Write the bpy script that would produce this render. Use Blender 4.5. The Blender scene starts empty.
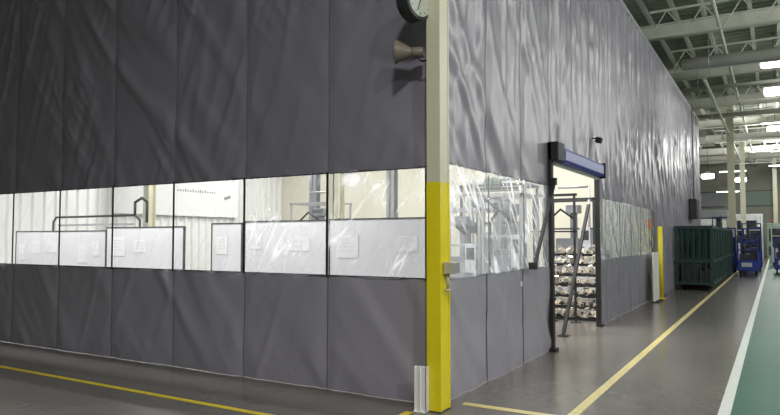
import bpy, bmesh, math, random
from mathutils import Vector, Matrix, noise
random.seed(7)
S = bpy.context.scene
COL = S.collection
try:
    S.view_settings.view_transform = 'Standard'
except Exception:
    pass

# ------------------------------------------------------------------ materials
def sc(r, g, b):
    f = lambda c: (c/255/12.92) if c/255 <= 0.04045 else ((c/255+0.055)/1.055)**2.4
    return (f(r), f(g), f(b), 1)

def mat(name, col, rough=0.5, metal=0.0, nscale=4.0, namt=0.12, bump=0.0, bscale=40.0, emit=None, estr=0.0, spec=0.5):
    m = bpy.data.materials.new(name); m.use_nodes = True
    nt = m.node_tree; N = nt.nodes; L = nt.links
    b = N['Principled BSDF']
    b.inputs['Roughness'].default_value = rough
    b.inputs['Metallic'].default_value = metal
    b.inputs['Specular IOR Level'].default_value = spec
    tc = N.new('ShaderNodeTexCoord')
    nz = N.new('ShaderNodeTexNoise'); nz.inputs['Scale'].default_value = nscale; nz.inputs['Detail'].default_value = 5
    L.new(tc.outputs['Object'], nz.inputs['Vector'])
    mx = N.new('ShaderNodeMix'); mx.data_type = 'RGBA'
    mx.inputs[6].default_value = tuple(c*(1-namt) for c in col[:3])+(1,)
    mx.inputs[7].default_value = tuple(min(1, c*(1+namt)) for c in col[:3])+(1,)
    L.new(nz.outputs['Fac'], mx.inputs[0]); L.new(mx.outputs[2], b.inputs['Base Color'])
    if bump:
        n2 = N.new('ShaderNodeTexNoise'); n2.inputs['Scale'].default_value = bscale; n2.inputs['Detail'].default_value = 4
        L.new(tc.outputs['Object'], n2.inputs['Vector'])
        bp = N.new('ShaderNodeBump'); bp.inputs['Strength'].default_value = bump; bp.inputs['Distance'].default_value = 0.02
        L.new(n2.outputs['Fac'], bp.inputs['Height']); L.new(bp.outputs[0], b.inputs['Normal'])
    if emit:
        b.inputs['Emission Color'].default_value = emit
        b.inputs['Emission Strength'].default_value = estr
    return m

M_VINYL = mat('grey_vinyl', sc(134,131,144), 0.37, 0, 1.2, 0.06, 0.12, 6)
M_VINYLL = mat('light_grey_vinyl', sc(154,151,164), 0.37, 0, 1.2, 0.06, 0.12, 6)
M_SEAMU = mat('vinyl_seam_faint', sc(98,96,105), 0.5, 0, 8, 0.1)
M_SEAM = mat('vinyl_seam', sc(78,77,84), 0.5, 0, 8, 0.1)
M_HEM = mat('black_hem', sc(34,34,37), 0.5)
M_CREAM = mat('cream_paint', sc(206,203,178), 0.45, 0, 3, 0.06, 0.1, 30)
M_YEL = mat('yellow_paint', sc(232,214,30), 0.4, 0, 5, 0.1, 0.1, 30)
M_WHITE = mat('white_panel', sc(228,228,226), 0.4, 0, 3, 0.04)
M_WBOARD = mat('whiteboard_surface', sc(224,224,222), 0.25, 0, 2, 0.04)
M_BLACK = mat('black_metal', sc(22,22,24), 0.6, 0.0, 6, 0.15)
M_DARK = mat('dark_grey_metal', sc(60,62,64), 0.45, 0.3, 6, 0.15)
M_STEEL = mat('galvanised_steel', sc(165,166,164), 0.45, 0.4, 8, 0.12)
M_MID = mat('mid_grey_enamel', sc(130,134,138), 0.4, 0, 8, 0.1)
M_PALE = mat('pale_grey_enamel', sc(196,200,202), 0.4, 0, 8, 0.08)
M_BLUE = mat('blue_paint', sc(36,56,146), 0.35, 0, 5, 0.1)
M_DBLUE = mat('dark_blue_paint', sc(34,56,116), 0.4, 0, 5, 0.15)
M_GREEN = mat('dark_green_paint', sc(34,62,59), 0.45, 0, 5, 0.15)
M_LGREEN = mat('pale_green_paint', sc(120,140,124), 0.5, 0, 5, 0.1)
M_RED = mat('red_paint', sc(170,45,40), 0.4)
M_CAST = mat('beige_casting', sc(206,197,180), 0.30, 0.3, 12, 0.2, 0.1, 60)
M_HORN = mat('horn_brown', sc(118,106,94), 0.45, 0, 6, 0.15)
M_CARD = mat('cardboard', sc(168,132,92), 0.7, 0, 10, 0.1)
M_CFACE = mat('clock_face', sc(184,188,178), 0.5, 0, 3, 0.03)
M_BOXG = mat('beige_grey_box', sc(186,178,156), 0.5)
M_RUBBER = mat('rubber', sc(22,22,22), 0.7)
M_DECK = mat('roof_deck_paint', sc(158,162,148), 0.7, 0, 1.5, 0.12)
M_BEAM = mat('beam_paint', sc(206,208,196), 0.6, 0, 2, 0.1)
M_INWALL = mat('enclosure_wall_white', sc(224,224,220), 0.5, 0, 1.0, 0.05)
M_INCREAM = mat('enclosure_wall_cream', sc(212,208,190), 0.5, 0, 1.0, 0.06)
M_HALLW = mat('hall_wall_paint', sc(146,148,134), 0.6, 0, 0.5, 0.2)
M_INK = mat('printed_ink', sc(196,197,204), 0.6)
M_PAPER = mat('paper', sc(232,232,228), 0.6, 0, 2, 0.02)
M_LENS = mat('lamp_lens', (1,1,1,1), 0.4, emit=(1,0.98,0.92,1), estr=9)
M_TUBE = mat('strip_lens', (1,1,1,1), 0.4, emit=(0.95,0.98,1,1), estr=9)
M_WLINE = mat('white_line_paint', sc(220,226,220), 0.5, 0, 14, 0.2)
M_YLINE = mat('pale_yellow_line_paint', sc(206,192,130), 0.5, 0, 14, 0.3)
M_YLINE2 = mat('yellow_line_paint', sc(206,184,40), 0.5, 0, 14, 0.25)

def clear_mat(name, haze, crease_glare, gadd, face, lo=0.42, hc=(0.9,0.92,0.95), tc_=(0.93,0.95,0.96), w1=0.05, w2=0.03):
    m = bpy.data.materials.new(name); m.use_nodes = True
    nt = m.node_tree; N = nt.nodes; L = nt.links; N.clear()
    out = N.new('ShaderNodeOutputMaterial')
    tr = N.new('ShaderNodeBsdfTransparent'); tr.inputs[0].default_value = tc_+(1,)
    gl = N.new('ShaderNodeBsdfGlossy'); gl.inputs['Roughness'].default_value = 0.08
    df = N.new('ShaderNodeBsdfTranslucent'); df.inputs[0].default_value = hc+(1,)
    d2 = N.new('ShaderNodeBsdfDiffuse'); d2.inputs[0].default_value = hc+(1,)
    dm = N.new('ShaderNodeMixShader'); dm.inputs[0].default_value = 0.35
    L.new(df.outputs[0], dm.inputs[1]); L.new(d2.outputs[0], dm.inputs[2])
    tc = N.new('ShaderNodeTexCoord')
    def glare_ridge(ang, ns, w, top):
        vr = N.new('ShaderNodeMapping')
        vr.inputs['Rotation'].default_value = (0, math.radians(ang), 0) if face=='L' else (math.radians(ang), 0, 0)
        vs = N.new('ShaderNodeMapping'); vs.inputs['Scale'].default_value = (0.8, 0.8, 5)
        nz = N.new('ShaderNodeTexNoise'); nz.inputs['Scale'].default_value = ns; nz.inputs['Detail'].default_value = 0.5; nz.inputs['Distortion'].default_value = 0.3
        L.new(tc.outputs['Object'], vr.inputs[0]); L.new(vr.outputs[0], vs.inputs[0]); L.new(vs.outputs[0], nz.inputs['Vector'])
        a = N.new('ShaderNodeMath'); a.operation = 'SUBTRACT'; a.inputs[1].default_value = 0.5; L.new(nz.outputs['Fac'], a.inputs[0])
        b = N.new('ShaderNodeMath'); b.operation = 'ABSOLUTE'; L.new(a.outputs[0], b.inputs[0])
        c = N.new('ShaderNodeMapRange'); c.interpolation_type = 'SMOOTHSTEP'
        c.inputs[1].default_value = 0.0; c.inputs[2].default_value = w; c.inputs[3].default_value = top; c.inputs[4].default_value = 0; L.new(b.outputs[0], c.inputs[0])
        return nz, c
    nz, r1 = glare_ridge(56, 1.0, w1, 1.0)
    nzb, r2 = glare_ridge(72, 1.7, w2, 0.6)
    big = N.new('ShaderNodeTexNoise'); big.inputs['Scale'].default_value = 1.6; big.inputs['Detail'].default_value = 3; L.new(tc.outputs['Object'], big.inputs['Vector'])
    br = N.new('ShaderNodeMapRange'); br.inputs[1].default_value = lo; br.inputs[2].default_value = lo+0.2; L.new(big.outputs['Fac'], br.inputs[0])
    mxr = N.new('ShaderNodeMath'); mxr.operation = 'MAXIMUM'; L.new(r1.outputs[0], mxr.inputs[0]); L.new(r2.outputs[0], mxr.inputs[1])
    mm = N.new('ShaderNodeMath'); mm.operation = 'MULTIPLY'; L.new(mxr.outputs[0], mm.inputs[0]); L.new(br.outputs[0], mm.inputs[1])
    hz = N.new('ShaderNodeMath'); hz.operation = 'MULTIPLY_ADD'; hz.inputs[1].default_value = crease_glare; hz.inputs[2].default_value = haze  # glare streaks on the vinyl are painted in as white along the creases
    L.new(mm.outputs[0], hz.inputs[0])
    bp = N.new('ShaderNodeBump'); bp.inputs['Strength'].default_value = 0.8; bp.inputs['Distance'].default_value = 0.10
    L.new(nz.outputs['Fac'], bp.inputs['Height']); L.new(bp.outputs[0], gl.inputs['Normal'])
    lw = N.new('ShaderNodeFresnel'); lw.inputs[0].default_value = 1.5
    mu = N.new('ShaderNodeMath'); mu.operation = 'MULTIPLY_ADD'; mu.inputs[1].default_value = 1.3; mu.inputs[2].default_value = gadd
    L.new(lw.outputs[0], mu.inputs[0])
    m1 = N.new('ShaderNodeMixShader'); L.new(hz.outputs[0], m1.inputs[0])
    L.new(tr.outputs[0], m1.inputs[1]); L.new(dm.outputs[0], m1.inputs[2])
    m2 = N.new('ShaderNodeMixShader'); L.new(mu.outputs[0], m2.inputs[0])
    L.new(m1.outputs[0], m2.inputs[1]); L.new(gl.outputs[0], m2.inputs[2]); L.new(m2.outputs[0], out.inputs[0])
    return m
M_CLEAR = clear_mat('clear_vinyl', 0.03, 0.08, 0.02, 'L')
M_CLEARC = clear_mat('glare_streaked_vinyl', 0.04, 0.85, 0.05, 'L', 0.46)  # strong painted glare for the panes nearest the corner
M_CLEARR = clear_mat('hazy_clear_vinyl', 0.20, 0.85, 0.07, 'R', 0.40)
M_CLEARF = clear_mat('grey_reflection_vinyl', 0.34, 0.40, 0.12, 'R', 0.42, (0.50,0.54,0.60), (0.68,0.72,0.78))  # grey haze painted in place of reflections on panes past the door

def floor_mat():
    m = bpy.data.materials.new('polished_concrete'); m.use_nodes = True
    nt = m.node_tree; N = nt.nodes; L = nt.links; b = N['Principled BSDF']
    tc = N.new('ShaderNodeTexCoord'); sp = N.new('ShaderNodeSeparateXYZ'); L.new(tc.outputs['Object'], sp.inputs[0])
    nz = N.new('ShaderNodeTexNoise'); nz.inputs['Scale'].default_value = 0.4; nz.inputs['Detail'].default_value = 4; nz.inputs['Roughness'].default_value = 0.55
    L.new(tc.outputs['Object'], nz.inputs['Vector'])
    n2 = N.new('ShaderNodeTexNoise'); n2.inputs['Scale'].default_value = 3.0; n2.inputs['Detail'].default_value = 8; n2.inputs['Roughness'].default_value = 0.7
    L.new(tc.outputs['Object'], n2.inputs['Vector'])
    av = N.new('ShaderNodeMath'); av.operation = 'MULTIPLY_ADD'; av.inputs[1].default_value = 0.45
    hf = N.new('ShaderNodeMath'); hf.operation = 'MULTIPLY'; hf.inputs[1].default_value = 0.55; L.new(nz.outputs['Fac'], hf.inputs[0])
    L.new(n2.outputs['Fac'], av.inputs[0]); L.new(hf.outputs[0], av.inputs[2])
    ct = N.new('ShaderNodeMapRange'); ct.inputs[1].default_value = 0.32; ct.inputs[2].default_value = 0.68; L.new(av.outputs[0], ct.inputs[0])
    def mix(a, c, f):
        x = N.new('ShaderNodeMix'); x.data_type = 'RGBA'; x.inputs[6].default_value = a; x.inputs[7].default_value = c
        L.new(f, x.inputs[0]); return x
    conc = mix(sc(90,87,83), sc(114,110,104), ct.outputs[0])
    grn = mix(sc(52,98,82), sc(62,110,94), ct.outputs[0])
    st = N.new('ShaderNodeMath'); st.operation = 'GREATER_THAN'; st.inputs[1].default_value = 2.42; L.new(sp.outputs[0], st.inputs[0])
    fx = N.new('ShaderNodeMix'); fx.data_type = 'RGBA'
    L.new(st.outputs[0], fx.inputs[0]); L.new(conc.outputs[2], fx.inputs[6]); L.new(grn.outputs[2], fx.inputs[7])
    L.new(fx.outputs[2], b.inputs['Base Color'])
    rm = N.new('ShaderNodeMath'); rm.operation = 'MULTIPLY_ADD'; rm.inputs[1].default_value = 0.28; rm.inputs[2].default_value = 0.22
    L.new(st.outputs[0], rm.inputs[0]); L.new(rm.outputs[0], b.inputs['Roughness'])
    sm = N.new('ShaderNodeMath'); sm.operation = 'MULTIPLY_ADD'; sm.inputs[1].default_value = -0.20; sm.inputs[2].default_value = 0.42
    L.new(st.outputs[0], sm.inputs[0]); L.new(sm.outputs[0], b.inputs['Specular IOR Level'])
    return m
M_FLOOR = floor_mat()

# ------------------------------------------------------------------ builders
class MB:
    def __init__(s): s.bm = bmesh.new()
    def box(s, c, d, rz=0, rx=0, ry=0):
        r = bmesh.ops.create_cube(s.bm, size=1)
        M = Matrix.Translation(Vector(c)) @ Matrix.Rotation(rz,4,'Z') @ Matrix.Rotation(ry,4,'Y') @ Matrix.Rotation(rx,4,'X') @ Matrix.Diagonal((d[0],d[1],d[2],1))
        bmesh.ops.transform(s.bm, matrix=M, verts=r['verts']); return s
    def bx(s, x0,x1,y0,y1,z0,z1):
        return s.box(((x0+x1)/2,(y0+y1)/2,(z0+z1)/2),(abs(x1-x0),abs(y1-y0),abs(z1-z0)))
    def cyl(s, a, b, r1, r2=None, n=20, caps=True):
        a=Vector(a); b=Vector(b); r2 = r1 if r2 is None else r2
        r = bmesh.ops.create_cone(s.bm, cap_ends=caps, segments=n, radius1=r1, radius2=r2, depth=(b-a).length)
        q = (b-a).to_track_quat('Z','Y').to_matrix().to_4x4()
        bmesh.ops.transform(s.bm, matrix=Matrix.Translation((a+b)/2) @ q, verts=r['verts'])
        for v in r['verts']:
            for f in v.link_faces:
                if len(f.verts) == 4: f.smooth = True
        return s
    def sph(s, c, r, sx=1, sy=1, sz=1, n=14):
        o = bmesh.ops.create_uvsphere(s.bm, u_segments=n, v_segments=max(6,n//2), radius=r)
        bmesh.ops.transform(s.bm, matrix=Matrix.Translation(Vector(c)) @ Matrix.Diagonal((sx,sy,sz,1)), verts=o['verts'])
        for v in o['verts']:
            for f in v.link_faces: f.smooth = True
        return s
    def tube(s, pts, r, n=10):
        for i in range(len(pts)-1):
            s.cyl(pts[i], pts[i+1], r, n=n)
            if i: s.sph(pts[i], r, n=n)
        return s
    def beam(s, a, b, w):
        a=Vector(a); b=Vector(b)
        r = bmesh.ops.create_cube(s.bm, size=1)
        q = (b-a).to_track_quat('Z','Y').to_matrix().to_4x4()
        bmesh.ops.transform(s.bm, matrix=Matrix.Translation((a+b)/2) @ q @ Matrix.Diagonal((w,w,(b-a).length,1)), verts=r['verts'])
        return s
    def done(s, name, m, parent=None, bevel=0.0, label=None, loc=None):
        me = bpy.data.meshes.new(name); s.bm.to_mesh(me); s.bm.free()
        me.materials.append(m)
        o = bpy.data.objects.new(name, me); COL.objects.link(o)
        if parent: o.parent = parent
        if loc: o.location = loc
        if bevel:
            md = o.modifiers.new('bevel','BEVEL'); md.width = bevel; md.segments = 2; md.limit_method = 'ANGLE'; md.angle_limit = math.radians(40)
        if label: o['label'] = label
        return o

def thing(name, label, cat, loc=(0,0,0), rz=0, group=None):
    e = bpy.data.objects.new(name, None); e.empty_display_size = 0.2
    e.location = loc; e.rotation_euler = (0,0,rz)
    COL.objects.link(e); e['label'] = label; e['category'] = cat
    if group: e['group'] = group
    return e
def tag(o, label, cat, group=None, kind=None):
    if label: o['label'] = label
    if cat: o['category'] = cat
    if group: o['group'] = group
    if kind: o['kind'] = kind
    return o
def copyt(root, loc, rz=None, label=None, scale=None, rot=None):
    n = root.copy(); COL.objects.link(n); n.location = loc
    if rz is not None: n.rotation_euler = (0,0,rz)
    if rot is not None: n.rotation_euler = rot
    if scale: n.scale = scale
    if label: n['label'] = label
    def rec(src, dst):
        for c in [c for c in bpy.data.objects if c.parent == src]:
            k = c.copy(); COL.objects.link(k); k.parent = dst
            rec(c, k)
    rec(root, n)
    return n

# ------------------------------------------------------------------ room shell
def struct(mb, name, m, label=None):
    o = mb.done(name, m); o['kind'] = 'structure'
    if label: o['label'] = label
    return o
struct(MB().bx(-14.2,16.2,-14.2,62.2,-0.2,0), 'floor', M_FLOOR, 'polished grey concrete floor with green painted walkway')
def ribbed(name, m, axis, t0, t1, z0, z1, plane, pitch=0.2, depth=0.03, sign=1):
    bm = bmesh.new(); prof = []
    n = int(round((t1-t0)/pitch))
    for i in range(n):
        t = t0+i*pitch
        prof += [(t,0),(t+pitch*0.55,0),(t+pitch*0.65,depth),(t+pitch*0.9,depth)]
    prof.append((t1,0))
    prev = None
    for (t,d) in prof:
        if axis == 'x': a = bm.verts.new((t, plane+sign*d, z0)); b = bm.verts.new((t, plane+sign*d, z1))
        elif axis == 'y': a = bm.verts.new((plane+sign*d, t, z0)); b = bm.verts.new((plane+sign*d, t, z1))
        else: a = bm.verts.new((z0, t, plane+sign*d)); b = bm.verts.new((z1, t, plane+sign*d))
        if prev: bm.faces.new((prev[0],a,b,prev[1]))
        prev = (a,b)
    x = MB(); x.bm.free(); x.bm = bm
    return struct(x, name, m)
o = ribbed('ceiling', M_DECK, 'deck', -14, 62, -14, 16, 9.0, 0.4, 0.05, 1); o['label']='corrugated grey metal roof deck'
struct(MB().bx(-14.2,16.2,62,62.2,0,9.2), 'wall_north', M_HALLW)
struct(MB().bx(-14.2,16.2,-14.2,-14,0,9.2), 'wall_south', M_HALLW)
struct(MB().bx(-14.2,-14,-14,62,0,9.2), 'wall_west', M_HALLW)
struct(MB().bx(16,16.2,-14,62,0,9.2), 'wall_east', M_HALLW)
o = ribbed('wall_enclosure_side', M_INWALL, 'y', 0.1, 13, 0, 6.7, -13.0, 0.30, 0.06, 1); o['label']='white corrugated metal wall inside enclosure'
struct(MB().bx(-13,-0.1,13,13.15,0,6.7), 'wall_enclosure_back', M_INCREAM, 'pale cream wall behind enclosure')

def line(name, x0,x1,y0,y1, m, label):
    o = MB().bx(x0,x1,y0,y1,0.0,0.003).done(name, m); tag(o, label, 'floor marking'); return o
line('floor_marking_line', 1.15,1.24,0.22,60, M_YLINE, 'long worn yellow painted line along the aisle floor')
line('floor_marking_line', 0.17,1.24,0.12,0.22, M_YLINE, 'short worn yellow painted line from post to aisle')
line('floor_marking_line', -13.5,-0.17,-1.15,-1.08, M_YLINE2, 'yellow painted line along the grey curtain')
line('floor_marking_line', -0.17,-0.09,-1.15,-0.36, M_YLINE2, 'short yellow painted line leading to yellow post')
line('floor_marking_line', 2.32,2.42,-13,60, M_WLINE, 'white painted line bordering the green walkway')

# ------------------------------------------------------------------ curtains
TOP = 6.75
def nz(x,y,z): return noise.noise(Vector((x,y,z)))
def rg(w,k):
    v = max(0,1-abs(w)*k); return v*v*(3-2*v)
def disp(t, z, seed, off, fine=1.0):
    a = 0.03*nz(t*0.4, z*0.15, seed)
    # long diagonal creases: rotate to fold axis, stretch along it
    u = (t*0.80+z*0.60); v = (z*0.80-t*0.60)
    u2 = (t*0.94-z*0.34); v2 = (z*0.94+t*0.34)
    w1 = nz(u*1.9, v*0.30, seed+3.3)
    w2 = nz(u2*3.2, v2*0.35, seed+8.1)
    msk = 0.4+0.6*max(0,nz(t*0.5, z*0.4, seed+5)*1.6+0.3)
    msk2 = max(0,min(1,nz(t*0.6, z*0.35, seed+15)*1.8+0.5))
    k = rg(w1,3.0)*0.040*msk + rg(w2,3.0)*0.020*msk2
    if fine > 0:
        w3 = nz(u*5.5, v*0.7, seed+13.7)
        w4 = nz(u2*7.0, v2*0.6, seed+23.1)
        m2 = max(0, nz(t*0.8, z*0.7, seed+31)*2.2+0.5)
        k += fine*m2*(rg(w3,3.0)*0.011 + rg(w4,3.0)*0.007)
    if seed == 21.7:   # long fabric hung from a track: vertical pleats
        w5 = nz(t*3.0, z*0.10, 77.0); w6 = nz(t*6.0, z*0.15, 51.0)
        k += (rg(w5,2.0)*0.032 + rg(w6,2.2)*0.010)*min(1,max(0.2,(z-1.8)/3.0))
    d = ((t-off) % 1.2); d = min(d,1.2-d)
    taut = 1-0.6*math.exp(-(d/0.10)**2)
    ph = z*8+5*nz(t*0.3,z*0.6,seed)
    tens = 0.007*math.sin(ph)*math.exp(-((d-0.11)/0.10)**2)
    g = -0.006*math.exp(-(d/0.03)**2)
    return a + k*taut + tens + g
def fabric_into(bm, face, t0,t1,z0,z1, seed, off, step=0.035, amp=1.0, ext=0.0, fine=1.0):
    nt_ = max(1,int((t1-t0)/step)); nzz = max(1,int((z1-z0)/(step*1.1)))
    rows = []
    for i in range(nt_+1):
        t = t0+(t1-t0)*i/nt_; r = []
        for j in range(nzz+1):
            z = z0+(z1-z0)*j/nzz
            d = disp(t,z,seed,off,fine)*amp + ext
            r.append(bm.verts.new((t,-d,z) if face=='L' else (d,t,z)))
        rows.append(r)
    for i in range(nt_):
        for j in range(nzz):
            f = bm.faces.new((rows[i][j],rows[i+1][j],rows[i+1][j+1],rows[i][j+1])); f.smooth = True
def fab(name, face, pieces, m, parent, seed, off, step=0.035, amp=1.0, ext=0.0, label=None, fine=1.0):
    x = MB()
    for p in pieces: fabric_into(x.bm, face, *p, seed, off, step, amp, ext, fine)
    return x.done(name, m, parent, label=label)

WB, WT = 1.21, 2.30
cl = thing('vinyl_curtain','tall wrinkled grey vinyl curtain wall with clear window band','curtain')
OFFL = -0.13
FU, FL = 1.0, 0.6
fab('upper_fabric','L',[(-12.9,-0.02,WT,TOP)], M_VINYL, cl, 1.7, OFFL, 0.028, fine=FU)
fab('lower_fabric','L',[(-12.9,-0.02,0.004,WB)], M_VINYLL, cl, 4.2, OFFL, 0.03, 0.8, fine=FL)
for k in range(11):
    t1 = OFFL-1.2*k; t0 = max(-12.9, t1-1.2)
    if t1-t0 < 0.1: continue
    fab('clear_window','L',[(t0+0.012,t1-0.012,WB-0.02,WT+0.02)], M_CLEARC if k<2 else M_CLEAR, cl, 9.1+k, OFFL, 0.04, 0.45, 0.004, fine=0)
for k in range(11):
    t = OFFL-1.2*k
    if t < -12.9: continue
    fab('seam','L',[(t-0.005,t+0.005,WT,TOP)], M_SEAMU, cl, 1.7, OFFL, 0.03, 1, 0.003, fine=FU)
    fab('seam','L',[(t-0.005,t+0.005,0.004,WB)], M_SEAM, cl, 4.2, OFFL, 0.03, 0.8, 0.003, fine=FL)
    MB().box((t,-0.02,(WB+WT)/2),(0.024,0.012,WT-WB+0.03)).done('window_frame', M_HEM, cl)
MB().bx(-12.9,-0.03,-0.03,-0.018,WT-0.006,WT+0.004).done('window_hem', M_SEAM, cl)
MB().bx(-12.9,-0.03,-0.03,-0.018,WB-0.006,WB+0.004).done('window_hem', M_SEAM, cl)
MB().bx(-13,0.0,-0.04,0.04,TOP,TOP+.1).done('curtain_track', M_STEEL, cl)
cr = thing('vinyl_curtain','tall grey vinyl curtain wall with clear windows and door opening','curtain')
OFFR = 0.0; D0, D1, DH = 3.45, 6.62, 2.98; WE = 12.9
fab('upper_fabric','R',[(0.0,D0,WT+0.05,TOP),(D0,D1,DH,TOP),(D1,WE,WT+0.05,TOP)], M_VINYL, cr, 21.7, OFFR, 0.04, fine=0.6)
fab('solid_fabric','R',[(WE,25.6,0.004,TOP)], M_VINYL, cr, 21.7, OFFR, 0.055, fine=0.6)
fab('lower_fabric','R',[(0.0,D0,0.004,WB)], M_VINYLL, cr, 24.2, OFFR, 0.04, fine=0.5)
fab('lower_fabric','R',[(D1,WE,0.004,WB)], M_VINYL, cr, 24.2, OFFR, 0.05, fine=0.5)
for (a,b) in [(0.02,1.2),(1.2,2.4),(2.4,D0),(D1,8.4),(8.4,9.6),(9.6,10.8),(10.8,12.0),(12.0,WE)]:
    fab('clear_window','R',[(a+0.004,b-0.004,WB-0.02,WT+0.07)], M_CLEARR if a<D0 else M_CLEARF, cr, 29.1, OFFR, 0.045, 0.6, 0.004, fine=0)
    MB().box((0.03,b,(WB+WT)/2),(0.012,0.012 if b<D0 else 0.022,WT-WB+0.03)).done('window_frame', M_MID if b<D0 else M_SEAM, cr)
for k in range(1,22):
    t = 1.2*k
    if t > 25.5: continue
    indoor = D0 < t < D1
    fab('seam','R',[(t-0.011,t+0.011,(DH if indoor else WT),TOP)], M_SEAM, cr, 21.7, OFFR, 0.04, 1, 0.005, fine=0.6)
    if not indoor: fab('seam','R',[(t-0.011,t+0.011,0.004,WB if t<WE else WT)], M_HEM if t<D0 else M_SEAM, cr, 24.2 if t<WE else 21.7, OFFR, 0.04, 1, 0.005, fine=0.5 if t<WE else 0.6)
MB().bx(-0.04,0.04,0,25.6,TOP,TOP+.1).done('curtain_track', M_STEEL, cr)
MB().bx(0.04,0.046,2.22,2.27,1.0,1.06).done('tag', M_WHITE, cr, label='small white tag')

# ------------------------------------------------------------------ corner column
c = thing('steel_column','steel building column painted cream above and safety yellow below','column',(0.065,-0.15,0))
def Hsec(z0,z1,g=0):
    return MB().bx(-0.07-g,0.07+g,-0.10-g,-0.085+g,z0,z1).bx(-0.07-g,0.07+g,0.085-g,0.10+g,z0,z1).bx(-0.063,0.063,-0.086,0.086,z0,z1)
Hsec(2.13,8.9).done('upper_shaft', M_CREAM, c)
Hsec(0.01,2.13,0.002).done('lower_shaft', M_YEL, c, label='yellow painted lower part')
MB().bx(-0.08,0.08,-0.11,0.11,0,0.01).done('base_plate', M_DARK, c)
g = thing('corner_guard','white plastic angle guard at foot of yellow post','guard',(-0.03,-0.30,0))
MB().bx(-0.07,0.05,-0.02,-0.005,0.0,0.42).bx(0.038,0.05,-0.02,0.04,0.0,0.42).bx(-0.07,-0.058,-0.035,-0.005,0,0.42).bx(-0.015,-0.005,-0.035,-0.02,0,0.42).done('angle_panel', M_WHITE, g, 0.003)
MB().bx(-0.07,0.05,-0.05,0.04,0.0,0.012).done('foot', M_WHITE, g, 0.003)
j = thing('junction_box','beige electrical box with conduit on yellow column','electrical box',(0.135,-0.12,1.25))
MB().bx(0.004,0.10,-0.075,0.07,0.02,0.13).done('box_body', M_BOXG, j, 0.006)
MB().bx(0.10,0.108,-0.07,0.065,0.025,0.125).done('cover', M_STEEL, j, 0.003)
MB().cyl((0.03,-0.03,0.02),(0.03,-0.03,-0.12),0.014).cyl((0.03,-0.03,-0.12),(0.03,-0.03,-0.15),0.025).done('conduit', M_BOXG, j)
k = thing('wall_clock','round dark-rimmed wall clock bracketed to column','clock',(-0.06,-0.36,3.84), math.radians(78))
MB().cyl((0,-0.05,0),(0,0.09,0),0.185,n=48).done('rim', M_DARK, k, 0.01)
MB().cyl((0,-0.056,0),(0,-0.048,0),0.155,n=48).done('face', M_CFACE, k)
for i in range(12):
    a = i*math.pi/6; MB().box((0.130*math.sin(a),-0.058,0.130*math.cos(a)),(0.006,0.003,0.018),ry=a).done('hour_mark', M_DARK, k)
MB().box((0.03,-0.061,0.025),(0.010,0.003,0.09),ry=math.radians(50)).done('hour_hand', M_BLACK, k)
MB().box((-0.02,-0.063,-0.05),(0.007,0.003,0.12),ry=math.radians(20)).done('minute_hand', M_BLACK, k)
MB().beam((0.06,0.0,0.15),(0.15,-0.02,0.15),0.03).done('bracket', M_DARK, k)
h = thing('horn_speaker','brown paging horn loudspeaker mounted on column side','loudspeaker',(-0.02,-0.17,3.40))
x = MB(); x.cyl((-0.14,-0.06,0.0),(-0.29,-0.13,0.01),0.035,0.115,n=28,caps=False).cyl((-0.285,-0.128,0.01),(-0.298,-0.134,0.01),0.118,0.118,n=28,caps=False)
x.done('horn', M_HORN, h)
MB().cyl((-0.15,-0.065,0),(-0.22,-0.10,0.005),0.03,0.055).done('inner_throat', M_DARK, h)
MB().cyl((-0.05,-0.015,0),(-0.15,-0.065,0),0.055,0.05,n=24).done('driver', M_HORN, h, 0.006)
MB().tube([(0.015,0,-0.07),(-0.06,-0.02,-0.09),(-0.11,-0.045,-0.05)],0.01).box((0.012,0,-0.07),(0.016,0.06,0.08)).done('bracket', M_DARK, h)

# ------------------------------------------------------------------ high-speed door
d = thing('roll_up_door','open blue high-speed roll-up door with black side frames','door',(0,0,0))
MB().bx(-0.04,0.08,3.46,3.56,0,2.98).bx(0.02,0.12,3.43,3.59,0,0.05).done('side_frame', M_BLACK, d, 0.006)
MB().bx(-0.03,0.05,6.46,6.56,0,2.70).bx(0.02,0.09,6.43,6.59,0,0.05).done('side_frame', M_BLACK, d, 0.006)
MB().bx(0.0,0.18,3.80,6.40,2.71,2.95).done('roll_housing', M_BLUE, d, 0.05)
MB().bx(0.02,0.18,3.46,3.79,2.72,2.99).done('drive_motor', M_BLACK, d, 0.012)
MB().bx(-0.01,0.19,6.40,6.44,2.69,2.97).done('end_plate', M_BLACK, d, 0.01)
MB().cyl((0.05,3.6,2.70),(0.05,6.40,2.70),0.035).done('curtain_roll', M_WHITE, d)
MB().beam((0.13,3.44,2.42),(0.13,2.52,1.27),0.04).bx(0.09,0.16,3.38,3.46,2.36,2.46).bx(0.06,0.15,2.47,2.57,1.2,1.29).done('diagonal_brace', M_BLACK, d)
s_ = thing('motion_sensor','small black sensor on bracket above the door','sensor',(0.06,6.1,3.35))
MB().box((0.09,0,0),(0.10,0.14,0.10),ry=0.3).done('sensor_body', M_BLACK, s_, 0.015)
MB().tube([(-0.03,0,0.04),(0.08,0,0.04)],0.012).done('bracket', M_BLACK, s_)
x = thing('barrier_frame','black slanted barrier bar inside doorway','barrier',(-0.22,5.0,0.02))
v = Vector((0.10,1.4,2.2))
MB().beam((0,0,0),v,0.05).done('rail', M_RUBBER, x)
MB().box((0,0,-0.01),(0.16,0.16,0.02)).done('foot_plate', M_BLACK, x)
x = thing('door_guide_frame','slim dark gantry frame inside doorway','frame',(-0.95,6.85,0))
for a in (-0.35,0.0,0.45): MB().bx(a-0.02,a+0.02,-0.02,0.02,0.02,2.45).done('upright', M_BLACK, x); MB().bx(a-.08,a+.08,-0.08,0.08,0,0.02).done('foot_plate', M_DARK, x)
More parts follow.
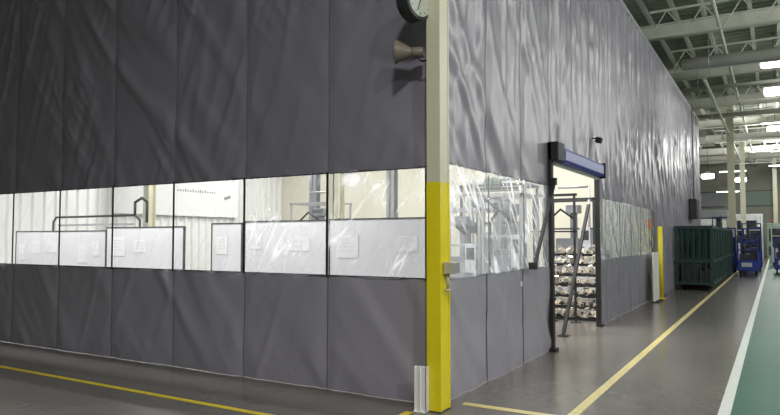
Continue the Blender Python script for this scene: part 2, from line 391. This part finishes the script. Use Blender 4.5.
MB().bx(-0.4,0.5,-0.02,0.02,2.42,2.47).done('crossbar', M_BLACK, x)
MB().bx(-0.4,0.5,-0.02,0.02,1.72,1.75).done('crossbar', M_BLACK, x)

# ------------------------------------------------------------------ interior: whiteboard partitions
def partition(x0,x1,y,ht,label,seed):
    w = x1-x0; r = random.Random(seed)
    p = thing('whiteboard_partition', label, 'partition', ((x0+x1)/2,y,0), group='white partitions behind clear windows')
    MB().bx(-w/2+0.02,w/2-0.02,-0.012,0.012,0.25,ht-0.02).done('panel', M_WBOARD, p)
    MB().bx(-w/2,w/2,-0.018,0.018,ht-0.018,ht).bx(-w/2,w/2,-0.018,0.018,0.22,0.25).bx(-w/2,-w/2+0.020,-0.018,0.018,0,ht).bx(w/2-0.020,w/2,-0.018,0.018,0,ht).done('frame', M_DARK, p)
    for s in (-1,1):
        MB().bx(s*(w/2-0.02)-0.02,s*(w/2-0.02)+0.02,-0.28,0.28,0,0.04).done('foot', M_DARK, p)
    cx = -w/2+0.12
    while cx < w/2-0.35:
        sw = r.uniform(0.16,0.40); sh = r.uniform(0.18,0.32); cz = ht-0.16-r.uniform(0,0.12)-sh/2
        if cx+sw > w/2-0.08: break
        if r.random() < 0.8:
            mx_ = cx+sw/2
            MB().bx(cx,cx+sw,-0.016,-0.013,cz-sh/2,cz+sh/2).done('sheet', M_PAPER, p)
            q = MB()
            y_=-0.0172
            q.bx(cx,cx+sw,y_,y_+.001,cz-sh/2,cz-sh/2+.004).bx(cx+sw-.004,cx+sw,y_,y_+.001,cz-sh/2,cz+sh/2)
            kind = r.choice(['lines','box','lines'])
            if kind=='lines':
                for i in range(4): q.bx(cx+.03,cx+sw*r.uniform(.5,.9),y_,y_+.001,cz+sh*.32-i*sh*.17,cz+sh*.32-i*sh*.17+.006)
            else:
                q.bx(mx_-sw*.25,mx_+sw*.25,y_,y_+.001,cz-sh*.2,cz-sh*.2+.006).bx(mx_-sw*.25,mx_+sw*.25,y_,y_+.001,cz+sh*.2,cz+sh*.2+.006).bx(mx_-sw*.25,mx_-sw*.25+.006,y_,y_+.001,cz-sh*.2,cz+sh*.2).bx(mx_+sw*.25,mx_+sw*.25+.006,y_,y_+.001,cz-sh*.2,cz+sh*.2)
            q.done('drawing', M_INK, p)
        cx += sw+r.uniform(0.05,0.3)
    return p
partition(-9.66,-6.95,1.35,1.74,'long white board partition with thin grey frame',1)
partition(-6.88,-5.0,1.3,1.79,'white board partition with pinned drawings',2)
partition(-4.42,-3.80,1.3,1.83,'narrow white board partition',3)
partition(-3.76,-2.29,1.3,1.85,'white board partition with pinned sheets',4)
partition(-2.26,-0.8,1.3,1.86,'white board partition near the corner post',6)
q = thing('tube_rack','black bent tube hanging frame on two uprights','rack',(-9.1,2.6,0))
MB().tube([(-1.4,0,0.05),(-1.4,0,1.95),(-1.3,0,2.05),(1.25,0,2.05),(1.4,0,1.95),(1.4,0,0.05)],0.022).tube([(1.25,0,2.05),(1.25,0,2.3),(1.45,0,2.38),(1.6,0,2.3),(1.6,0,1.9)],0.026).done('tube_frame', M_BLACK, q)
for s in (-1.4,1.4): MB().bx(s-.04,s+.04,-0.35,0.35,0,0.05).done('foot', M_BLACK, q)
MB().bx(-1.2,1.2,-0.02,0.02,1.86,1.90).done('shelf_bar', M_STEEL, q)
b_ = thing('wall_banner','white banner with a small line of grey printing','banner',(-12.88,8.0,2.3))
MB().bx(0,0.02,-2.2,2.6,0,1.2).done('banner_sheet', M_WHITE, b_)
x = MB()
for i in range(16):
    x.bx(0.021,0.024,0.0+i*0.10,0.05+i*0.10,0.75,0.75+random.choice([0.06,0.06,0.09]))
x.box((0.022,2.1,0.65),(0.003,0.30,0.10),rx=0.3)
x.done('printing', M_MID, b_)
def incol(x_,y_,m,label,w=0.25):
    p = thing('enclosure_column',label,'column',(x_,y_,0))
    MB().bx(-w/2,w/2,-w/2,-w/2+0.02,0.03,6.6).bx(-w/2,w/2,w/2-0.02,w/2,0.03,6.6).bx(-0.012,0.012,-w/2,w/2,0.03,6.6).done('shaft', m, p)
    MB().bx(-w/2-.06,w/2+.06,-w/2-.06,w/2+.06,0,0.03).done('base_plate', m, p)
    return p
incol(-5.2,5.6,M_CREAM,'cream steel column inside enclosure')
incol(-10.9,5.4,M_CREAM,'pale cream steel column inside enclosure',0.22)
incol(-5.6,8.6,M_STEEL,'grey steel column inside enclosure',0.22)
incol(-9.6,10.6,M_MID,'mid grey steel column inside enclosure',0.25)
f = thing('fire_extinguisher','small red fire extinguisher on stand behind window','fire extinguisher',(-4.75,1.9,0))
MB().cyl((0,0,0.0),(0,0,1.05),0.03).bx(-0.14,0.14,-0.14,0.14,0,0.02).done('stand', M_DARK, f)
MB().cyl((0,-0.1,0.95),(0,-0.1,1.38),0.08).sph((0,-0.1,1.38),0.08,sz=0.6).done('cylinder', M_RED, f)
MB().cyl((0,-0.1,1.42),(0,-0.1,1.48),0.02).box((0.03,-0.1,1.48),(0.12,0.02,0.02)).done('valve_handle', M_BLACK, f)

def procm(loc, w, dp, ht, seed, label, body=M_PALE, fr=M_STEEL):
    p = thing('process_machine',label,'machine',loc)
    MB().bx(-w/2,w/2,0,dp,0.12,ht*0.42).done('base_cabinet', body, p, 0.02)
    for a in (-w/2+.06,w/2-.06):
        for b in (0.06,dp-.06): MB().cyl((a,b,0),(a,b,0.12),0.03).done('foot', M_DARK, p)
    for a in (-w/2+.03,w/2-.03):
        for b in (0.03,dp-.03): MB().bx(a-.022,a+.022,b-.022,b+.022,ht*0.42,ht).done('frame_post', fr, p)
    MB().bx(-w/2,w/2,0,0.05,ht-.05,ht).bx(-w/2,w/2,dp-.05,dp,ht-.05,ht).bx(-w/2,-w/2+.05,0,dp,ht-.05,ht).bx(w/2-.05,w/2,0,dp,ht-.05,ht).done('top_frame', fr, p)
    MB().bx(-w/2,w/2,0,0.04,ht*.7,ht*.7+.04).done('cross_rail', fr, p)
    MB().bx(-w*0.28,w*0.15,dp*.2,dp*.8,ht*0.42,ht*0.62).cyl((w*.02,dp*.5,ht*.62),(w*.02,dp*.5,ht*.86),0.09).bx(-w*.1,w*.14,dp*.3,dp*.7,ht*.86,ht*.94).done('press_head', M_MID, p, 0.01)
    MB().bx(w*0.22,w*0.42,-0.02,dp*.3,ht*0.5,ht*0.72).done('control_box', body, p, 0.01)
    MB().bx(w*0.25,w*0.39,-0.026,-0.02,ht*0.6,ht*0.69).done('control_screen', M_DARK, p)
    pts=[(-w*.42,dp*.3,ht*.42),(-w*.42,dp*.3,ht*.8),(-w*.2,dp*.3,ht*.9),(0.1,dp*.3,ht*.8)]
    MB().tube(pts,0.026).done('hose', M_BLACK, p)
    MB().tube([(w*.3,dp*.6,ht*.42),(w*.3,dp*.6,ht*1.12),(-w*.3,dp*.6,ht*1.12)],0.03).done('air_pipe', M_STEEL, p)
    MB().bx(-w*.4,w*.1,-0.012,0,ht*.16,ht*.36).done('access_panel', M_MID, p)
procm((-1.72,4.0,0),0.95,0.8,2.1,1,'pale grey process machine with open steel frame')
procm((-0.85,3.9,0),0.7,0.8,2.3,2,'white process machine with hoses and small screen')
procm((-2.1,6.6,0),1.4,0.9,2.7,3,'tall grey process machine with pipe on top', M_MID, M_DARK)
procm((-1.6,10.4,0),1.3,0.9,2.6,4,'pale grey process machine behind stepped stand', M_PALE, M_DARK)
procm((-8.2,8.6,0),1.5,0.9,2.6,5,'pale process machine in middle of enclosure')
def shelving(x0,y0,w,dp,ht,levels,label,m):
    p = thing('storage_rack',label,'rack',(x0,y0,0))
    for a in (0,w):
        for b in (0,dp): MB().bx(a-0.018,a+0.018,b-0.018,b+0.018,0,ht).done('upright', m, p)
    for i in range(levels):
        z = 0.12+i*(ht-0.2)/(levels-1)
        MB().bx(-0.02,w+0.02,-0.02,dp+0.02,z-0.03,z).done('shelf', m, p)
    return [0.12+i*(ht-0.2)/(levels-1) for i in range(levels)]
mats = [M_WHITE,M_DARK,M_PAPER,M_PALE,M_LGREEN,M_MID,M_BLACK]
labs = ['white','dark grey','off-white','pale grey','pale green','mid grey','black']
rr = random.Random(3)
rx_,ry_,w_,ht_,lv_ = (-3.9,9.3,1.3,2.9,6)
zs = shelving(rx_,ry_,w_,0.55,ht_,lv_,'steel storage rack loaded with bins inside enclosure',M_STEEL)
for z in zs[2:]:
    cx = rx_+0.05
    while cx < rx_+w_-0.15:
        bw = rr.uniform(0.14,0.28); bh = rr.uniform(0.14,0.34); ii = rr.randrange(7)
        if cx+bw > rx_+w_-0.02: break
        p = thing('storage_bin', labs[ii]+' open storage bin on rack shelf','bin',(cx+bw/2, ry_+0.27, z), group='bins on enclosure racks')
        t_=0.012
        MB().bx(-bw/2,bw/2,-0.2,0.2,0,t_).bx(-bw/2,-bw/2+t_,-0.2,0.2,0,bh).bx(bw/2-t_,bw/2,-0.2,0.2,0,bh).bx(-bw/2,bw/2,-0.2,-0.2+t_,0,bh*0.8).bx(-bw/2,bw/2,0.2-t_,0.2,0,bh).done('bin_body', mats[ii], p)
        cx += bw+0.03

st_ = thing('stepped_stand','dark stepped stand heaped with pale castings','stand',(-0.78,7.2,0))
x = MB()
NL = 7; SY, SZ = 0.15, 0.205
for i in range(NL): x.bx(-.62,.62,i*SY,NL*SY+.05,0.0+i*SZ,0.05+i*SZ)
x.done('steps', M_BLACK, st_)
for a in (-.60,.60):
    MB().bx(a-.02,a+.02,NL*SY,NL*SY+.04,0.0,1.3).done('leg', M_DARK, st_)
def casting():
    p = thing('pipe_casting','pale cast metal bracket part with flange and fins','machine part',(0,0,0),group='pale castings heaped inside doorway')
    MB().tube([(-0.07,0,-0.05),(0.0,0,-0.045),(0.05,0,0.0),(0.05,0,0.07)],0.018,n=8).box((-0.08,0,-0.05),(0.014,0.10,0.08)).cyl((0.05,0,0.07),(0.05,0,0.083),0.042,n=12).box((-0.01,0,-0.005),(0.07,0.012,0.11),ry=0.6).box((0.02,0.04,0.0),(0.08,0.012,0.05),ry=-0.5).box((0.0,0.0,-0.07),(0.12,0.06,0.014)).done('casting_body', M_CAST, p)
    MB().cyl((-0.092,0,-0.05),(-0.086,0,-0.05),0.022,n=12).done('bore', M_BLACK, p)
    return p
base = casting(); firstc=True
for lv in range(NL):
    for ix in range(8):
        loc=(-0.78-0.52+ix*0.15+rr.uniform(-.02,.02), 7.2+0.07+lv*SY+rr.uniform(-.02,.02), 0.14+lv*SZ)
        rt=(rr.uniform(-.5,.5),rr.uniform(-.5,.5),rr.uniform(0,6.28)); s_c=rr.uniform(0.8,1.15)
        if firstc: base.location=loc; base.rotation_euler=rt; firstc=False
        else: copyt(base, loc, rot=rt, scale=(s_c,s_c,s_c))

# ------------------------------------------------------------------ enclosure lights
def strip(loc, label, pw, group='fluorescent strips in enclosure'):
    p = thing('strip_light',label,'lamp',loc,group=group)
    MB().bx(-0.9,0.9,-0.12,0.12,0.03,0.10).bx(-0.9,-0.88,-0.12,0.12,0,0.03).bx(0.88,0.9,-0.12,0.12,0,0.03).done('housing', M_WHITE, p, 0.01)
    MB().bx(-0.87,0.87,-0.09,0.09,-0.01,0.03).done('lens', M_TUBE, p)
    for s in (-.6,.6): MB().cyl((s,0,0.1),(s,0,9.0-loc[2]),0.008,n=6).done('hanger', M_STEEL, p)
    if not pw: return p
    l = bpy.data.lights.new('tube_light','AREA'); l.shape='RECTANGLE'; l.size=1.7; l.size_y=0.2; l.energy=pw; l.color=(1,0.99,0.965)
    lo = bpy.data.objects.new('tube_light', l); COL.objects.link(lo); lo.parent=p; lo.location=(0,0,-0.03)
for x_ in (-10,-5.8,-1.8):
    for y_,pw in ((5.2,220),(10,230)):
        strip((x_,y_,5.6),'white fluorescent strip light hanging in enclosure',pw)
for x_ in (-11.5,-8.6,-5.7,-2.8):  # out-of-view lamps added to brighten the fronts of the whiteboards
    strip((x_,0.38,3.7),'unseen strip light added near curtain to brighten whiteboard fronts',90)
strip((-1.2,2.2,4.6),'white fluorescent strip light hanging near the corner',150)
strip((-1.1,6.3,3.9),'strip light added behind doorway to brighten the castings',80)  # lamp added above the stand to brighten the castings
for (x_,y_,z_) in [(3.2,34,7.7),(3.2,41.5,7.7),(3.4,54.5,7.4),(0.2,49,6.6),(-0.6,57,5.6)]:
    strip((x_,y_,z_),'long white strip light hanging from hall roof',0,'strip lights in hall')

# ------------------------------------------------------------------ high bay lamps in hall
def highbay(loc, pw, label='box-like glowing high-bay lamp hanging from roof', kind='POINT'):
    p = thing('high_bay_lamp',label,'lamp',loc,group='high-bay lamps over aisle')
    MB().bx(-0.42,0.42,-0.3,0.3,0.14,0.2).bx(-0.14,0.14,-0.12,0.12,0.2,0.34).done('reflector', M_STEEL, p)
    MB().bx(-0.40,0.40,-0.28,0.28,-0.16,0.14).done('lens', M_LENS, p, 0.10)
    MB().cyl((0,0,0.34),(0,0,9.0-loc[2]),0.012,n=8).done('hanger', M_DARK, p)
    if pw:
        l = bpy.data.lights.new('bulb_light',kind); l.energy=pw; l.color=(1,0.99,0.965)
        if kind=='POINT': l.shadow_soft_size=0.25
        else: l.shape='DISK'; l.size=0.8
        lo = bpy.data.objects.new('bulb_light', l); COL.objects.link(lo); lo.parent=p; lo.location=(0,0,-0.55 if kind=='POINT' else -0.22)
for (x_,y_,p_,k_) in [(9,-8,500,'AREA'),(8,-1,650,'POINT'),(8.5,8,800,'POINT'),(9,16,850,'POINT'),(2.9,21,0,''),(2.95,26.4,0,''),(2.95,37.5,600,'POINT'),(3.0,50,800,'POINT'),
                   (3.6,-6.5,480,'AREA'),(9.5,27,950,'POINT'),(9.5,45,850,'POINT'),(-7,35,850,'POINT')]:  # lamps beside the aisle are unseen, added to light the curtains softly
    highbay((x_,y_,7.9), p_, kind=k_)
for loc in [(-1.1,44,5.9),(0.6,52,6.2),(4.6,58,6.6)]: highbay(loc,0)

# ------------------------------------------------------------------ roof structure
def girder(y, z0=8.3, z1=8.80):
    o = MB(); o.bx(-13.9,15.9,y-0.10,y+0.10,z0,z0+0.05).bx(-13.9,15.9,y-0.10,y+0.10,z1-0.05,z1).bx(-13.9,15.9,y-0.015,y+0.015,z0+0.05,z1-0.05)
    g_ = o.done('roof_girder', M_BEAM); tag(g_,'pale painted steel girder crossing the roof','roof beam',group='roof girders')
for y in (-8,1,9.5,17.5,24,31,38,45,52,59): girder(y)
for y in (15.6,20.5,27.5,34.5,41.5,48.5,55.5):
    o = MB().bx(-0.4,15.9,y-0.03,y+0.03,7.8,7.86).bx(-0.4,15.9,y-0.03,y+0.03,8.6,8.66)
    n=16; dx=16.3/n
    for i in range(n):
        a=-0.4+i*dx; o.beam((a,y,7.84),(a+dx/2,y,8.64),0.03).beam((a+dx/2,y,8.64),(a+dx,y,7.84),0.03)
    g_=o.done('roof_truss', M_BEAM); tag(g_,'light steel lattice truss crossing the roof','roof beam',group='roof trusses')
for x_ in [-12,-9,-6,-4.2,-2.2,-0.6,0.2,1.0,2.3,3.1,3.9,4.7,5.5,6.3,7.1,8.7,10.3,12,14]:
    o = MB().bx(x_-0.06,x_+0.06,-13.9,61.9,8.82,8.85).bx(x_-0.01,x_+0.01,-13.9,61.9,8.85,8.98).bx(x_-0.06,x_+0.06,-13.9,61.9,8.96,8.985).done('roof_purlin', M_BEAM)
    tag(o,'long pale steel purlin under roof deck','roof beam',group='roof purlins')
def pipe(a,b,r,m,label):
    p = thing('service_pipe',label,'pipe',a)
    v = Vector(b)-Vector(a)
    MB().cyl((0,0,0),v,r,n=20).done('pipe_run', m, p)
    for f_ in (0.05,0.25,0.5,0.75,0.95):
        x = MB(); q_ = v*f_; x.cyl(q_,(q_.x,q_.y,9.0-a[2]),0.012,n=6)
        dr=v.normalized()*0.02; x.cyl(q_-dr,q_+dr,r+0.012,n=20)
        x.done('pipe_hanger', M_STEEL, p)
pipe((0.3,17.6,7.35),(15.9,17.6,7.35),0.2,M_BEAM,'wide pale horizontal duct crossing above aisle')
pipe((-0.5,22.4,7.5),(15.9,22.4,7.5),0.08,M_BEAM,'pale service pipe under girders')
pipe((-0.5,29,7.5),(15.9,29,7.5),0.12,M_BEAM,'pale service pipe crossing the hall')
pipe((-0.5,36,7.4),(15.9,36,7.4),0.18,M_BEAM,'wide pale duct crossing the hall')
pipe((-3.5,46.5,7.4),(15.9,46.5,7.4),0.2,M_BEAM,'wide pale duct near hall end')
pipe((0.9,18.5,6.95),(0.9,61,6.95),0.045,M_BEAM,'long thin pipe running along the aisle roof')
pipe((1.5,8,8.1),(1.5,61,8.1),0.05,M_BEAM,'long thin conduit high along the aisle roof')
pipe((5.0,19,6.95),(5.0,61,6.95),0.07,M_BEAM,'long pale pipe running over the walkway')

# ------------------------------------------------------------------ hall objects along the aisle
def bollard(loc,ht,label):
    p = thing('safety_post',label,'post',loc)
    MB().cyl((0,0,0),(0,0,ht),0.06,n=20).sph((0,0,ht),0.06,sz=0.5).done('post', M_YEL, p)
    MB().cyl((0,0,0),(0,0,0.02),0.1,n=20).done('base_plate', M_YEL, p)
bollard((0.17,12.9,0),1.9,'slim yellow safety post beside curtain')
p = thing('white_panel','narrow white door panel standing against the curtain','panel',(0.18,12.0,0))
MB().bx(-0.02,0.02,-0.40,0.40,0.03,1.25).done('sheet', M_WHITE, p, 0.004)
for s in (-0.28,0.28): MB().bx(-0.06,0.12,s-.02,s+.02,0,0.03).done('foot', M_DARK, p)
p = thing('warning_sign','small orange notice on curtain','sign',(0.08,11.9,1.85))
MB().bx(0,0.012,-0.2,0.2,0,0.25).done('sign_plate', mat('orange_sign', sc(190,110,60),0.5), p)
p = thing('control_panel','small dark control panel mounted high on curtain wall','electrical box',(0.05,21.6,2.35))
MB().bx(0,0.25,-0.5,0.5,0,0.75).done('enclosure_box', M_DARK, p, 0.01)
MB().bx(0.25,0.262,-0.45,0.45,0.05,0.70).done('cover', M_BLACK, p, 0.005)
MB().cyl((0.12,0,0.75),(0.12,0,4.4),0.03).done('conduit', M_STEEL, p)

def cage(loc,label):
    p = thing('cage_cart',label,'cart',loc,group='dark green cage carts by curtain')
    w,dp,ht=1.0,0.95,2.0
    for a in (-w/2,w/2):
        for b in (0,dp): MB().bx(a-0.045,a+0.045,b-0.045,b+0.045,0.12,ht).done('corner_post', M_GREEN, p)
    for z in (0.22,ht*0.45,ht-0.05):
        MB().bx(-w/2,w/2,-0.04,0.04,z-0.045,z+0.045).bx(-w/2,w/2,dp-0.04,dp+0.04,z-0.045,z+0.045).bx(-w/2-0.04,-w/2+0.04,0,dp,z-0.045,z+0.045).bx(w/2-0.04,w/2+0.04,0,dp,z-0.045,z+0.045).done('rail', M_GREEN, p)
    y=MB()
    for i in range(1,6):
        a=-w/2+i*w/6; y.bx(a-0.02,a+0.02,-0.01,0.01,0.25,ht-0.1)
    for i in range(1,4):
        b=i*dp/4; y.bx(w/2-0.01,w/2+0.01,b-0.02,b+0.02,0.25,ht-0.1)
    y.done('side_slats', M_GREEN, p)
    MB().bx(-w/2,w/2,0,dp,0.19,0.22).done('deck', M_GREEN, p)
    MB().bx(-0.4,0.1,0.1,0.8,0.22,0.8).bx(0.15,0.42,0.2,0.7,0.22,0.6).done('load', M_DARK, p, 0.02)
    for a in (-0.40,0.40):
        for b in (0.08,0.87):
            MB().cyl((a-0.02,b,0.07),(a+0.02,b,0.07),0.07).bx(a-0.03,a+0.03,b-0.03,b+0.03,0.12,0.19).done('wheel', M_RUBBER, p)
    return p
c0 = cage((0.64,16.4,0),'dark green slatted steel cage cart')
for yy in (17.6,18.8,20.1,21.4,22.8,24.4,26.2): copyt(c0,(0.64,yy,0))
def cartb(loc,w,dp,ht,m,label):
    p = thing('parts_cart',label,'cart',loc)
    MB().bx(-w/2,w/2,0,dp,0.2,ht*0.45).done('bin_body', m, p, 0.03)
    for a in (-w/2,w/2-0.06): MB().bx(a,a+0.06,0,0.06,ht*0.4,ht).done('upright', m, p)
    MB().bx(-w/2,w/2,0,0.06,ht-0.06,ht).done('push_bar', m, p)
    MB().bx(-w/2,w/2,0,0.06,ht*0.72,ht*0.72+0.05).done('cross_bar', m, p)
    MB().bx(-w/2+0.08,w*0.1,0.1,dp-0.1,ht*0.45,ht*0.62).bx(w*.12,w/2-0.05,0.2,dp-0.2,ht*0.45,ht*0.8).cyl((-w*.2,dp*.5,ht*.62),(-w*.2,dp*.5,ht*.9),0.08).done('load', M_DARK, p, 0.02)
    MB().bx(-w*.3,w*.2,-0.01,0.0,ht*.26,ht*.38).done('front_plate', M_PALE, p)
    for a in (-w/2+0.1,w/2-0.1):
        for b in (0.1,dp-0.1):
            MB().cyl((a-0.03,b,0.1),(a+0.03,b,0.1),0.1).bx(a-0.04,a+0.04,b-0.02,b+0.02,0.12,0.22).done('wheel', M_RUBBER, p)
cartb((1.78,26.0,0),0.8,1.2,1.5,M_BLUE,'bright blue parts cart standing by aisle')
cartb((1.78,28.0,0),0.7,1.0,1.8,M_DBLUE,'dark blue parts cart behind bright blue cart')
cartb((0.85,28.4,0),0.8,1.0,2.1,M_BLUE,'tall blue parts cart by column')
cartb((1.85,30.4,0),0.8,1.2,2.1,M_BLUE,'blue parts cart in row by aisle')
cartb((0.4,34.5,0),1.2,1.2,2.8,M_DBLUE,'very tall dark blue parts cart by column')
cartb((1.75,33.0,0),0.9,1.2,2.4,M_DBLUE,'tall dark blue parts cart near aisle line')
cartb((1.3,39.5,0),1.6,1.2,2.9,M_PALE,'large pale grey parts cart near hall end')
cartb((3.15,28.5,0),0.8,1.4,1.6,M_BLUE,'blue parts cart on green walkway side')
cartb((3.9,26.5,0),0.8,1.4,1.7,M_DBLUE,'dark blue parts cart near walkway')
cartb((3.2,38,0),1.2,1.4,2.4,M_PALE,'pale grey metal parts cart beyond blue cart')
cartb((4.2,33,0),1.2,1.4,2.3,M_DBLUE,'tall dark blue parts cart near hall end')
def hcol(x_,y_,label='pale steel hall column'):
    p = thing('hall_column',label,'column',(x_,y_,0))
    MB().bx(-0.16,0.16,-0.16,-0.13,0.03,8.3).bx(-0.16,0.16,0.13,0.16,0.03,8.3).bx(-0.02,0.02,-0.14,0.14,0.03,8.3).done('shaft', M_CREAM, p)
    MB().bx(-0.22,0.22,-0.22,0.22,0,0.03).done('base_plate', M_BEAM, p)
hcol(0.95,31.6); hcol(0.95,45.6); hcol(8,38.6); hcol(8,24.6); hcol(3.6,45.6); hcol(-2.0,38); hcol(2.9,57)
def machine(loc,w,ht,m,label):
    p = thing('machine_tool',label,'machine',loc)
    MB().bx(-w/2,w/2,0,1.8,0.0,ht*0.45).bx(-w/2,w/2,0.5,1.8,ht*0.45,ht).bx(w/2-0.4,w/2,0,0.5,ht*0.45,ht*0.9).done('cabinet_body', m, p, 0.03)
    MB().bx(-w/2+0.15,w/2-0.5,0.47,0.5,ht*0.5,ht*0.85).done('window', M_BLACK, p)
    MB().bx(w/2-0.34,w/2-0.06,-0.02,0,ht*0.6,ht*0.8).done('control_screen', M_PAPER, p)
    MB().bx(-w/2+.1,-w/2+.6,-0.02,0,ht*0.1,ht*0.35).bx(-w/2+.8,w/2-.6,-0.02,0,ht*0.1,ht*0.35).done('lower_door', M_DARK, p)
    MB().cyl((-w/4,1.2,ht),(-w/4,1.2,ht+0.35),0.04).done('beacon', M_RED, p)
machine((-1.9,41.5,0),2.6,2.9,M_PALE,'pale grey machine tool with dark window')
machine((1.0,54,0),2.0,3.6,M_PALE,'tall pale machine tool at hall end')
machine((3.0,53,0),1.5,2.8,M_LGREEN,'pale green machine tool at hall end')
machine((5.2,55,0),2.4,3.2,M_DBLUE,'dark blue machine tool at hall end')
machine((8.5,50,0),3.0,3.4,M_MID,'grey machine tool beyond hall column')
machine((-1.6,50,0),2.6,3.8,M_MID,'grey machine tool at hall end')
machine((10,42,0),3.2,2.6,M_LGREEN,'pale green machine tool')
for i,(x_,w_) in enumerate([(-2.5,2.6),(1.6,2.8),(6.0,3.0)]):
    p = thing('wall_board','dark notice board high on end wall','board',(x_,61.98,4.6))
    MB().bx(-w_/2,w_/2,-0.06,0,0,1.3).done('board_sheet', M_LGREEN if i==1 else M_MID, p)
    MB().bx(-w_/2-.08,w_/2+.08,-0.05,0,-0.08,0).bx(-w_/2-.08,w_/2+.08,-0.05,0,1.3,1.38).done('board_trim', M_DARK, p)

# ------------------------------------------------------------------ world + camera
w = bpy.data.worlds.new('world'); S.world = w; w.use_nodes = True
w.node_tree.nodes['Background'].inputs[0].default_value = (0.6,0.62,0.65,1)
w.node_tree.nodes['Background'].inputs[1].default_value = 0.05
cam = bpy.data.cameras.new('camera'); cam.lens = 648/780*36; cam.sensor_width = 36; cam.clip_end = 200
co = bpy.data.objects.new('camera', cam); COL.objects.link(co)
co.location = (2.81,-5.67,1.6); co.rotation_euler = (math.radians(92.74),0,math.radians(30.7))
S.camera = co
